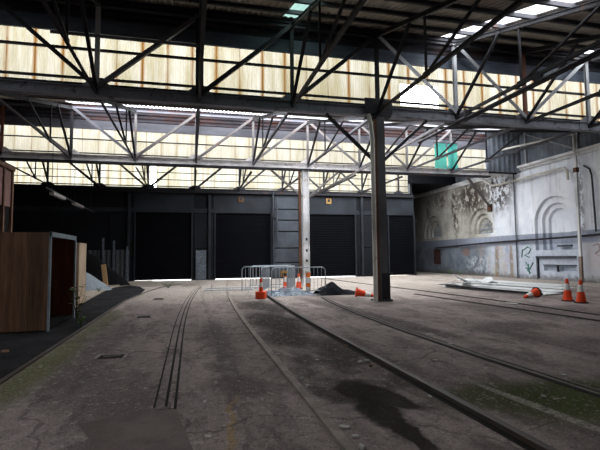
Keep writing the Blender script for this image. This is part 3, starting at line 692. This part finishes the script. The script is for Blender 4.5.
# pipes on the masonry wall
tag(MB().tube([(19.9,27.5,6.9),(19.85,27.1,6.6),(19.85,26.3,6.15),(19.85,25.6,6.12),(19.85,20.6,6.22),(19.85,20.25,6.2),(19.85,20.05,6.0),(19.85,20.05,5.5)],.07,10).build('drain_pipe',M['pale_pipe']),'pale crooked drain pipe running under the cornice to the stanchion','pipe')
tag(MB().tube([(19.9,34,2.1),(19.9,30,2.22),(19.9,26.3,2.32),(19.9,20,2.40),(19.9,17,2.50),(19.9,14,2.55)],.055,8).build('wall_pipe',M['steel_dark']),'thin dark pipe running level along the masonry wall','pipe')
tag(MB().tube([(19.95,19.1,6.1),(19.95,18.75,5.85),(19.92,18.62,5.5),(19.92,18.55,3.0),(19.92,18.55,2.6)],.045,8).build('lead_pipe',M['panel_blue']),'dark bent pipe right of the stanchion on the white wall','pipe')
tag(MB().tube([(19.94,24.35,0),(19.94,24.35,6.6)],.035,8).build('down_pipe',M['notice']),'thin grey downpipe at the edge of the white paint left of the large arch','pipe')
rb=empty('raking_strut',(0,0,0),label='rusty slanting strut between the rear girder end and the masonry wall',cat='strut')
MB().bar((16.1,YK[3]+.1,6.2),(19.98,26.85,4.8),.13,.10).build('strut',M['girder_pale'],rb)
MB().box(19.88,20.0,26.6,27.0,4.45,4.95).build('wall_shoe',M['rust_pipe'],rb)
# shade cloth hung over the middle glazing
t=empty('shade_cloth',(0,YK[3]-.16,0),label='bright teal cloth hanging in front of the middle glazing at the right',cat='cloth')
for x0,x1 in ((13.85,14.62),(14.72,15.35)):
    vs=[];fs=[];n,m=10,14
    for i in range(n+1):
        for j in range(m+1):
            x=x0+(x1-x0)*i/n; z=6.58+1.5*j/m; vs.append((x+.02*noise.noise((x*3,z*2,1)),.05*noise.noise((x*4,z*1.5,2)),z+(.06*noise.noise((x*3,0,5)) if j==0 else 0)))
    for i in range(n):
        for j in range(m): a=i*(m+1)+j; fs.append((a,a+1,a+m+2,a+m+1))
    mb=MB(); mb.add(vs,fs); mb.smooth=True; mb.build('cloth_panel',M['teal'],t)
MB().bar((13.8,0,8.1),(15.4,0,8.1),.04).build('hanging_bar',M['steel_dark'],t)
# suspended tray with two unlit lamps
t=empty('lamp_tray',(-5.66,0,0),label='thin suspended tray with two unlit pale lamps at the dark left',cat='tray')
MB().bar((0,19.6,4.36),(0,28.6,4.25),.06,.06).build('tray',M['steel_dark'],t)
for y in (21.4,25): MB().box(-.09,.09,y-.9,y+.9,4.18,4.30).build('lamp_cover',M['lamp_off'],t)
for y in (20.5,24.2,28): MB().tube([(0,y,4.3),(0,y,6.4)],.012,6).build('hanger_rod',M['steel_dark'],t)

# ------------------------------------------------------------------ left-hand things
b=empty('plywood_crate',(0,0,0),label='large brown plywood crate with an open dark end, nearest at the left',cat='crate')
X0,X1,Y0,Y1,H=-6.3,-2.86,10.38,12.52,2.06
MB().box(X0,X1-.02,Y0,Y0+.05,.03,H-.05).build('front_panel',M['ply'],b)
MB().box(X0,X1-.02,Y1-.05,Y1,.03,H-.05).build('rear_panel',M['ply_in'],b)
MB().box(X0,X0+.05,Y0+.05,Y1-.05,.03,H-.05).build('end_panel',M['ply_in'],b)
MB().box(X0,X1-.02,Y0,Y1,H-.05,H).build('top_panel',M['ply'],b)
MB().box(X0,X1-.02,Y0+.05,Y1-.05,.03,.09).build('floor_panel',M['spoil'],b)
MB().box(X1-1.0,X1-.95,Y0+.05,Y1-.05,.09,H-.05).build('inner_panel',M['ply_in'],b)
f=MB(); f.box(X1-.03,X1+.01,Y0-.01,Y0+.05,.0,H); f.box(X1-.03,X1+.01,Y1-.07,Y1,.0,H); f.box(X1-.03,X1+.01,Y0-.01,Y1,H-.09,H+.01)
f.build('edge_trim',M['ply_edge'],b)
sk=MB()
for y in (Y0+.1,(Y0+Y1)/2,Y1-.2): sk.box(X0,X1-.05,y,y+.1,0,.03)
sk.build('skid',M['ply_in'],b)
b=empty('plywood_box',(0,0,0),label='smaller pale plywood box standing behind the large brown crate',cat='box')
MB().box(-4.55,-3.68,15.35,15.42,.06,1.95).build('front_panel',M['ply_in'],b)
MB().box(-3.68,-3.40,15.30,15.46,.06,1.97).build('pale_upright',M['ply_pale'],b)
MB().box(-3.46,-3.40,15.46,16.3,.06,1.95).build('side_panel',M['ply_pale'],b)
MB().box(-4.55,-3.40,16.25,16.3,.06,1.95).build('rear_panel',M['ply_pale'],b); MB().box(-4.55,-4.5,15.42,16.25,.06,1.95).build('end_panel',M['ply_pale'],b); MB().box(-4.55,-3.40,15.35,16.3,1.95,2.0).build('top_panel',M['ply_pale'],b)
b=empty('site_booth',(0,0,0),label='tall red brown timber framed booth at the left edge behind the crate',cat='booth')
MB().box(-8.2,-5.78,13.2,16.5,0,4.42).build('body',M['booth_dark'],b)
MB().box(-8.3,-5.68,13.1,16.55,4.40,4.52).build('roof_board',M['booth_frame'],b)
for y in (13.2,14.3,15.05,15.72,16.4): MB().box(-5.80,-5.70,y,y+.10,0,4.4).build('frame_post',M['booth_frame'],b)
for y0,y1 in ((13.35,14.25),(14.45,15.0),(15.2,15.68),(15.88,16.36)): MB().box(-5.79,-5.74,y0,y1,3.2,4.35).build('pink_panel',M['booth_panel'],b)
# fence, posts, heap
fe=empty('sheet_fence',(0,0,0),label='grey ribbed sheet fence with pale posts near the left back corner',cat='fence')
vclad(-5.9,28.6,-3.75,28.6,.35,2.0,.25,-.04).build('fence_sheet',M['fence'],fe)
for x,h in ((-5.05,2.7),(-4.45,2.55),(-3.72,2.2)): MB().box(x-.05,x+.05,28.46,28.55,0,h).build('fence_post',M['notice'],fe)
MB().box(-5.9,-3.75,28.52,28.58,.3,.42).build('bottom_rail',M['fence'],fe)
cb=empty('switch_cabinet',(-3.85,29.5,0),label='dark grey metal cabinet with stacked doors left of the first roller door',cat='cabinet')
MB().box(-.4,.1,-.25,.25,0,2.0).build('body',M['panel_blue'],cb,bevel=.02)
for z0,z1 in ((.1,.95),(1.05,1.35),(1.45,1.9)): MB().box(-.36,.06,-.28,-.25,z0,z1).build('cabinet_door',M['lintel'],cb)
def heap(name,cx,cy,rx,ry,h,mat,label,cat,skew=0,seed=0):
    n,m=36,12; vs=[(cx+skew,cy,h)]; fs=[]
    for j in range(1,m+1):
        t=j/m
        for i in range(n):
            a=2*PI*i/n; x=cx+skew*(1-t)+rx*t*math.cos(a); y=cy+ry*t*math.sin(a); z=h*(1-t)**.9*(1+.10*noise.noise((x*2.2,y*2.2,seed)))+.04*noise.noise((x*6,y*6,seed))*(1-t)
            vs.append((x,y,max(0,z) if j<m else -.02))
    for i in range(n): fs.append((0,1+i,1+(i+1)%n))
    for j in range(m-1):
        for i in range(n): a=1+j*n; fs.append((a+i,a+n+i,a+n+(i+1)%n,a+(i+1)%n))
    mb=MB(); mb.add(vs,fs); mb.smooth=True; return tag(mb.build(name,M[mat]),label,cat)
heap('gravel_heap',-5.2,23.2,1.55,1.4,1.25,'gravel','pale blue grey gravel heap beside the pale plywood box','heap',-.3,1)
heap('spoil_heap',-5.3,27.1,2.0,1.2,2.1,'spoil','dark spoil mound sloping down before the sheet fence','heap',-.6,4)
tag(MB().box(-.11,.11,-.06,.06,0,1.2).build('timber_post',M['timber'],bevel=.008),'short raw timber post leaning beside the gravel heap','post')
o=bpy.data.objects['timber_post']; o.location=(-4.2,24.75,0); o.rotation_euler=(0,-.12,0)
for i,(mt,lab) in enumerate((('sheet_white','pale narrow board leaning at the foot of the gravel heap'),('cone_base','black narrow board leaning at the foot of the gravel heap'))):
    o=tag(MB().bar((-4.95+.22*i,19.2,.45),(-4.48+.2*i,19.0,.02),.16,.03).build('leaning_board',M[mt]),lab,'board')

# weeds
def weed(x,y,h,n,rad,label,mt='leaf',dry=0,seed=0):
    random.seed(seed); e=empty('weed',(x,y,0),label=label,cat='weed')
    for k in range(n):
        a=2*PI*k/n+random.random(); r=rad*random.uniform(.4,1); hh=h*random.uniform(.55,1)
        tip=Vector((r*math.cos(a),r*math.sin(a),hh)); mid=Vector((tip.x*.35,tip.y*.35,hh*.6))
        st=MB(); st.tube([(0,0,0),mid,tip],[.007,.005,.003],5); so=st.build('stem',M['leaf'],e)
        lf=MB()
        for q in range(7):
            t=random.uniform(.25,1); p=Vector((0,0,0)).lerp(mid,min(1,t*2)) if t<.5 else mid.lerp(tip,t*2-1)
            b2=random.uniform(0,2*PI); l=random.uniform(.05,.09)*(.6+h); d=Vector((math.cos(b2),math.sin(b2),random.uniform(-.2,.6)))*l; s2=Vector((-math.sin(b2),math.cos(b2),0))*l*.32
            lf.add([p,p+d*.5+s2,p+d,p+d*.5-s2+Vector((0,0,.01))],[(0,1,2,3)])
        lf.build('leaves',M['leaf_dry'] if random.random()<dry else M['leaf'],so)
weed(-2.62,11.75,1.0,7,.28,'tall weed growing beside the open end of the brown crate',dry=.25,seed=2)
weed(-2.36,10.9,.3,6,.15,'small weed at the kerb edge in front of the crate',seed=3)
weed(-1.1,23.5,.28,11,.42,'low green weed on the floor before the left roller door',seed=5)
weed(-3.9,21.2,.3,5,.12,'thin weed on the pale footway beside the gravel heap',seed=6)
for i,(y,h) in enumerate(((32.5,.45),(31.2,.5),(30.0,.4))):
    weed(19.5,y,h,10,.4,['dark weed clump at the wall foot, farthest','dark weed clump at the wall foot, middle one','dark weed clump at the wall foot, nearest the white sheets'][i],seed=8+i)

# ------------------------------------------------------------------ barriers
def make_barrier():
    e=empty('crowd_barrier'); W,H,r=2.1,1.08,.16; pts=[]
    pts.append((-W/2,0,.03)); pts.append((-W/2,0,H-r))
    for k in range(1,7): a=PI/2*k/6; pts.append((-W/2+r-r*math.cos(a),0,H-r+r*math.sin(a)))
    for k in range(0,7): a=PI/2*k/6; pts.append((W/2-r+r*math.sin(a),0,H-r+r*math.cos(a)))
    pts.append((W/2,0,.03))
    MB().tube(pts,.021,8).build('frame',M['galv'],e)
    MB().tube([(-W/2,0,.18),(W/2,0,.18)],.018,8).build('bottom_rail',M['galv'],e)
    bm=None
    for k in range(1,14):
        x=-W/2+W*k/14
        if bm is None: bm=MB().tube([(0,0,.18),(0,0,H)],.009,6).build('upright_bar',M['galv'],e); bm.location=(x,0,0)
        else: c=bm.copy(); C.objects.link(c); c.parent=e; c.location=(x,0,0)
    for sx in(-.75,.75): MB().tube([(sx,-.27,.015),(sx,-.1,.05),(sx,.1,.05),(sx,.27,.015)],.016,6).build('foot',M['galv'],e)
    return e
def place_barrier(p,q,label,first=[None]):
    if first[0] is None: o=first[0]=make_barrier()
    else: o=copy_tree(first[0])
    p=Vector(p);q=Vector(q); m=(p+q)/2; o.location=(m.x,m.y,0); o.rotation_euler=(0,0,math.atan2(q.y-p.y,q.x-p.x))
    tag(o,label,'barrier','crowd barriers')
place_barrier((3.02,16.98),(5.04,16.85),'galvanised crowd barrier in front, its right end beside the striped bollard')
place_barrier((2.15,19.4),(4.2,19.35),'galvanised crowd barrier at the left end of the group, carrying the small yellow plate')
place_barrier((2.62,17.15),(3.25,19.15),'crowd barrier seen nearly edge on, just right of the red cone')
place_barrier((2.72,21.0),(4.75,21.25),'crowd barrier standing behind the left one, a little inset')
place_barrier((3.8,17.9),(4.55,19.85),'crowd barrier seen nearly edge on, behind the crumpled pale sheeting')
# a barrier panel lying on the floor
o=copy_tree([x for x in bpy.data.objects if x.name=='crowd_barrier'][0]); o.location=(1.95,19.4,.05); o.rotation_euler=(math.radians(88),0,-.1); tag(o,'crowd barrier lying flat on the floor at the left of the group','barrier','crowd barriers')
o.location=(1.62,20.15,.04); o.rotation_euler=(math.radians(-88),0,-.05)
e=empty('warning_plate',(3.95,19.28,.72),label='small yellow plate hung on the left crowd barrier',cat='sign')
MB().box(-.15,.15,-.012,.012,-.08,.16).build('plate',M['amber'],e); MB().box(-.10,.10,-.018,-.012,-.06,.06).build('dark_mark',M['booth_dark'],e)

# cones and bollard
def make_cone():
    e=empty('traffic_cone')
    MB().poly([(.19*math.cos(PI/4*k+PI/8),.19*math.sin(PI/4*k+PI/8)) for k in range(8)],0,.035).build('base',M['cone_base'],e)
    body=MB().lathe([(.145,.035),(.14,.06),(.045,.66),(.04,.70),(.03,.71)],n=20); body.smooth=False; body.build('body',M['cone_red'],e)
    MB().lathe([(.0975,.345),(.0985,.35),(.0665,.55),(.0655,.555)],n=20).build('band',M['cone_band'],e)
    return e
cn=make_cone(); first=True
for loc,rot,lab in (((11.66,12.02,0),0,'upright cone, left of the two before the stanchion'),((11.55,11.4,0),.3,'upright cone, right of the two before the stanchion'),
      ((4.22,20.3,0),.2,'upright orange cone seen through the bars of the barriers'),((4.85,20.35,0),.1,'upright cone just right of the one seen through the barriers')):
    o=cn if first else copy_tree(cn); first=False
    o.location=loc; o.rotation_euler=(0,0,rot); tag(o,lab,'cone','traffic cones')
def fallen(loc,az,lab):
    o=copy_tree(cn); o.rotation_euler=Matrix.Rotation(az,3,'Z').to_euler(); o.rotation_euler=(Matrix.Rotation(az,3,'Z')@Matrix.Rotation(math.radians(102),3,'Y')).to_euler(); o.location=(loc[0],loc[1],.185); tag(o,lab,'cone','traffic cones')
    for ch in o.children:
        if not lab.endswith('sheets') and ch.name.startswith('base'): ch.data=ch.data.copy(); ch.data.materials[0]=M['cone_red']
fallen((5.86,15.6),-.25,'cone lying on its side at the left of the near column')
fallen((11.68,13.35),PI+.25,'cone lying on its side at the end of the white sheets')
# red weighted cone by the rail
e=empty('traffic_cone',(2.45,16.15,0),label='squat red cone beside the long rail at the left of the barriers',cat='cone',group='traffic cones')
MB().poly([(.21*math.cos(PI/3*k),.21*math.sin(PI/3*k)) for k in range(6)],0,.26).build('base',M['cone_red'],e,bevel=.03)
MB().lathe([(.085,.26),(.08,.3),(.035,.72),(.028,.74)],n=18).build('body',M['cone_red'],e); MB().lathe([(.073,.42),(.074,.425),(.056,.58),(.055,.585)],n=18).build('band',M['cone_band'],e)
e=empty('bollard',(4.50,17.27,0),label='orange and white striped post standing at the front barrier',cat='bollard')
MB().box(-.2,.2,-.2,.2,0,.05).build('base',M['cone_base'],e,bevel=.015)
for i,(z0,z1,mt) in enumerate(((.05,.3,'white_plastic'),(.3,.46,'orange'),(.46,.68,'white_plastic'),(.68,.86,'orange'),(.86,.94,'white_plastic'))):
    MB().lathe([(.1,z0),(.1,z1)],n=16).build('stripe_sleeve',M[mt],e)

# crumpled sheeting
def crumple(name,cx,cy,rx,ry,h,rot,mat,label,seed,peak=None,cat='sheeting'):
    n,m=46,22; vs=[];fs=[]
    for i in range(n+1):
        for j in range(m+1):
            u=-1+2*i/n; v=-1+2*j/m; edge=max(0,1-abs(u)**2.5)*max(0,1-abs(v)**2.5)
            k=abs(noise.noise((u*2.2*rx+seed,v*2.2*ry,seed)))+.5*abs(noise.noise((u*5*rx,v*5*ry+seed,seed)))
            pk=math.exp(-((u-peak[0])/peak[1])**2) if peak else 1
            z=h*edge*(.25+1.1*k)*(.25+pk); x=u*rx*(1+.12*noise.noise((v*3,seed,u))); y=v*ry*(1+.15*noise.noise((u*3,seed,v)))
            vs.append((x*math.cos(rot)-y*math.sin(rot)+cx,x*math.sin(rot)+y*math.cos(rot)+cy,max(.004,z)))
    for i in range(n):
        for j in range(m): a=i*(m+1)+j; fs.append((a,a+1,a+m+2,a+m+1))
    mb=MB(); mb.add(vs,fs); mb.smooth=False; return tag(mb.build(name,M[mat]),label,cat)
def draped(name,mat,label):
    n,m=60,16; vs=[];fs=[]
    for i in range(n+1):
        u=i/n; x=4.78+1.9*u; hh=.50*math.exp(-((u-.33)/.13)**2)+.22*math.exp(-((u-.12)/.15)**2)+.16*math.exp(-((u-.60)/.22)**2)+.07; wd=.42*(1-u)**.5+.10
        for j in range(m+1):
            v=-1+2*j/m; f=.6*abs(noise.noise((x*2.0,v*1.6,4)))
            z=hh*max(0,1-abs(v)**1.6)*(.75+.7*f); vs.append((x+.05*noise.noise((v*3,x,2)),17.05-.35*u+v*wd+.06*noise.noise((x*3,v,7)),max(.004,z)))
    for i in range(n):
        for j in range(m): a=i*(m+1)+j; fs.append((a,a+1,a+m+2,a+m+1))
    mb=MB(); mb.add(vs,fs); mb.smooth=True; return tag(mb.build(name,M[mat]),label,'sheeting')
draped('plastic_sheeting','tarp_black','black plastic sheeting heaped between the barrier and the near column')
crumple('plastic_sheeting',3.85,17.6,.95,.7,.30,.1,'tarp_blue','pale crumpled sheeting on the floor inside the barriers',9)

# white sheets on the floor at the right
def board(p,q,w,z,t,label,mt='sheet_white',corrug=True):
    e=MB(); p=Vector((p[0],p[1],z[0]));q=Vector((q[0],q[1],z[1])); p_,q_,a,b=e.frame(p,q); n=12 if corrug else 1; pts=[]
    for k in range(n+1): pts.append((-w/2+w*k/n,(.018 if k%2 else 0) if corrug else 0))
    pts+=[(x,y+t) for x,y in reversed(pts)]
    e.prof(p,q,pts); return tag(e.build('roofing_sheet',M[mt]),label,'sheet','white sheets stacked on the floor')
board((11.8,19.0),(12.9,13.9),1.0,(.04,.03),.012,'white sheet lowest at the front of the stack by the fallen cone')
board((12.4,19.3),(13.7,14.3),1.0,(.12,.07),.012,'white sheet lying second from the front of the stack')
board((12.9,19.6),(14.5,14.9),1.0,(.20,.13),.012,'white sheet across the middle of the stack')
board((13.3,20.2),(14.9,15.5),1.0,(.26,.18),.012,'white sheet on top at the back of the stack')
board((13.9,20.5),(15.1,16.9),1.0,(.16,.16),.012,'white sheet at the wall side of the stack')
board((11.4,18.6),(12.1,13.6),.12,(.06,.05),.07,'narrow dark beam along the front of the white sheets','cone_base',False)
random.seed(21)
for x,y,z,r,tx,ty,lab in ((11.75,19.0,.10,.42,.25,.1,'torn white shard at the far left tip of the stack'),(12.15,19.25,.24,.40,-.5,.35,'torn white shard standing steepest near the left tip of the stack'),(12.55,19.0,.30,.38,.3,-.4,'torn white shard second along from the left tip'),
    (12.25,18.3,.20,.36,-.2,.3,'torn white shard lying in front of the steepest one'),(12.9,18.6,.33,.34,.4,.2,'torn white shard third along from the left tip'),(13.3,18.2,.34,.36,-.3,-.2,'torn white shard nearest the middle of the stack'),(12.6,17.4,.2,.3,.15,.25,'small torn white shard on the front sheets')):
    pts=blob(0,0,r*1.3,r*.6,x,7,random.random()*3); o=MB().poly(pts,0,.012).build('scrap_sheet',M['sheet_white']); o.location=(x,y,z); o.rotation_euler=(tx,ty,random.random()*3); tag(o,lab,'scrap','torn shards on the white sheets')

# scattered scraps
SP=[(345,0)]
def scrap(x,y,r,h,mt,lab,seed):
    random.seed(seed); pts=blob(0,0,r,r*random.uniform(.45,.8),seed,9,random.random()*3)
    o=MB().poly(pts,0,h).build('floor_scrap',M[mt],bevel=min(.006,h*.3)); o.location=(x,y,.002); tag(o,lab,'scrap','scraps scattered on the floor')
for i,(x,y,r,h,mt,lab) in enumerate([
 (1.31,3.84,.055,.02,'paper','largest pale scrap by the dusty rail'),(1.33,3.62,.035,.02,'paper','pale scrap below the largest one by the dusty rail'),(1.30,3.40,.04,.03,'paper','pale stone nearest the floor edge by the dusty rail'),
 (1.33,5.44,.03,.03,'paper','pale stone beside the dusty rail, higher of two'),(1.31,5.1,.03,.03,'paper','pale stone beside the dusty rail, lower of two'),(1.78,6.39,.035,.01,'paper','pale flake between the rails above the damp stain'),
 (2.31,6.05,.04,.03,'paper','pale stone left of the long rail'),(2.43,6.08,.045,.03,'paper','pale stone touching the long rail'),(2.38,5.82,.04,.03,'brown_scrap','brown stone left of the long rail'),
 (2.47,4.42,.03,.015,'paper','pale flake right of the damp stain'),(9.4,11.8,.22,.03,'paper','flat pale scrap by the rail below the fallen cone'),(9.5,12.4,.07,.03,'paper','small pale scrap by the rail near the fallen cone'),
 (7.8,9.7,.10,.02,'paper','pale scrap on open floor between the double rail and the white sheets'),(4.38,7.77,.09,.02,'paper','pale scrap on the open floor left of the double rail'),(4.25,6.86,.05,.02,'paper','pale scrap beside the double rail'),
 (.15,4.89,.03,.01,'paper','small pale flake right of the asphalt patch'),(.15,3.95,.035,.01,'paper','pale flake on the patch side of the floor near the front'),(3.61,4.1,.03,.02,'paper','pale scrap on the mossy patch'),
 (4.46,4.73,.04,.02,'paper','pale scrap right of the double rail near the floor edge'),(3.38,5.87,.04,.015,'paper','pale flake between the long rail and the double rail'),(-2.93,8.35,.12,.02,'brown_scrap','dark flat scrap on the asphalt lane in front of the crate'),
 (1.30,6.89,.03,.02,'paper','pale chip on the dusty rail'),(1.5,7.7,.03,.02,'brown_scrap','brown chip right of the dusty rail'),(2.5,7.2,.04,.02,'brown_scrap','brown chip by the long rail')]):
    scrap(x,y,r,h,mt,lab,i+1)
for nm in ('traffic_cone',): pass

# ------------------------------------------------------------------ light: overcast daylight outside
wd=bpy.data.worlds.new('overcast'); SC.world=wd; wd.use_nodes=True; nt=wd.node_tree; bg=nt.nodes['Background']
tc=nt.nodes.new('ShaderNodeTexCoord'); sp=nt.nodes.new('ShaderNodeSeparateXYZ'); nt.links.new(tc.outputs['Generated'],sp.inputs[0])
rp=nt.nodes.new('ShaderNodeValToRGB'); nt.links.new(sp.outputs[2],rp.inputs[0])
rp.color_ramp.elements[0].position=0; rp.color_ramp.elements[0].color=(.94,.965,1,1); rp.color_ramp.elements[1].position=1; rp.color_ramp.elements[1].color=(.96,.975,1,1)
nt.links.new(rp.outputs[0],bg.inputs[0]); bg.inputs[1].default_value=13.0

# ------------------------------------------------------------------ camera
cam=bpy.data.cameras.new('camera'); co=bpy.data.objects.new('camera',cam); C.objects.link(co)
cam.sensor_width=36; cam.lens=449.2/600*36; cam.clip_end=300
r=Vector((.97191826,-.2351003,-.01013609)); u=Vector((-.00658998,-.07024981,.99750766)); f=Vector((.23522641,.96942912,.06982638))
m=Matrix(((r.x,u.x,-f.x,0),(r.y,u.y,-f.y,0),(r.z,u.z,-f.z,1.5),(0,0,0,1))); co.matrix_world=m
SC.camera=co
SC.view_settings.view_transform='Standard'; SC.view_settings.look='None'; SC.view_settings.gamma=1; SC.view_settings.use_curve_mapping=False
SC.view_settings.exposure=0.0
SC.cycles.max_bounces=10; SC.cycles.diffuse_bounces=6; SC.cycles.use_denoising=True
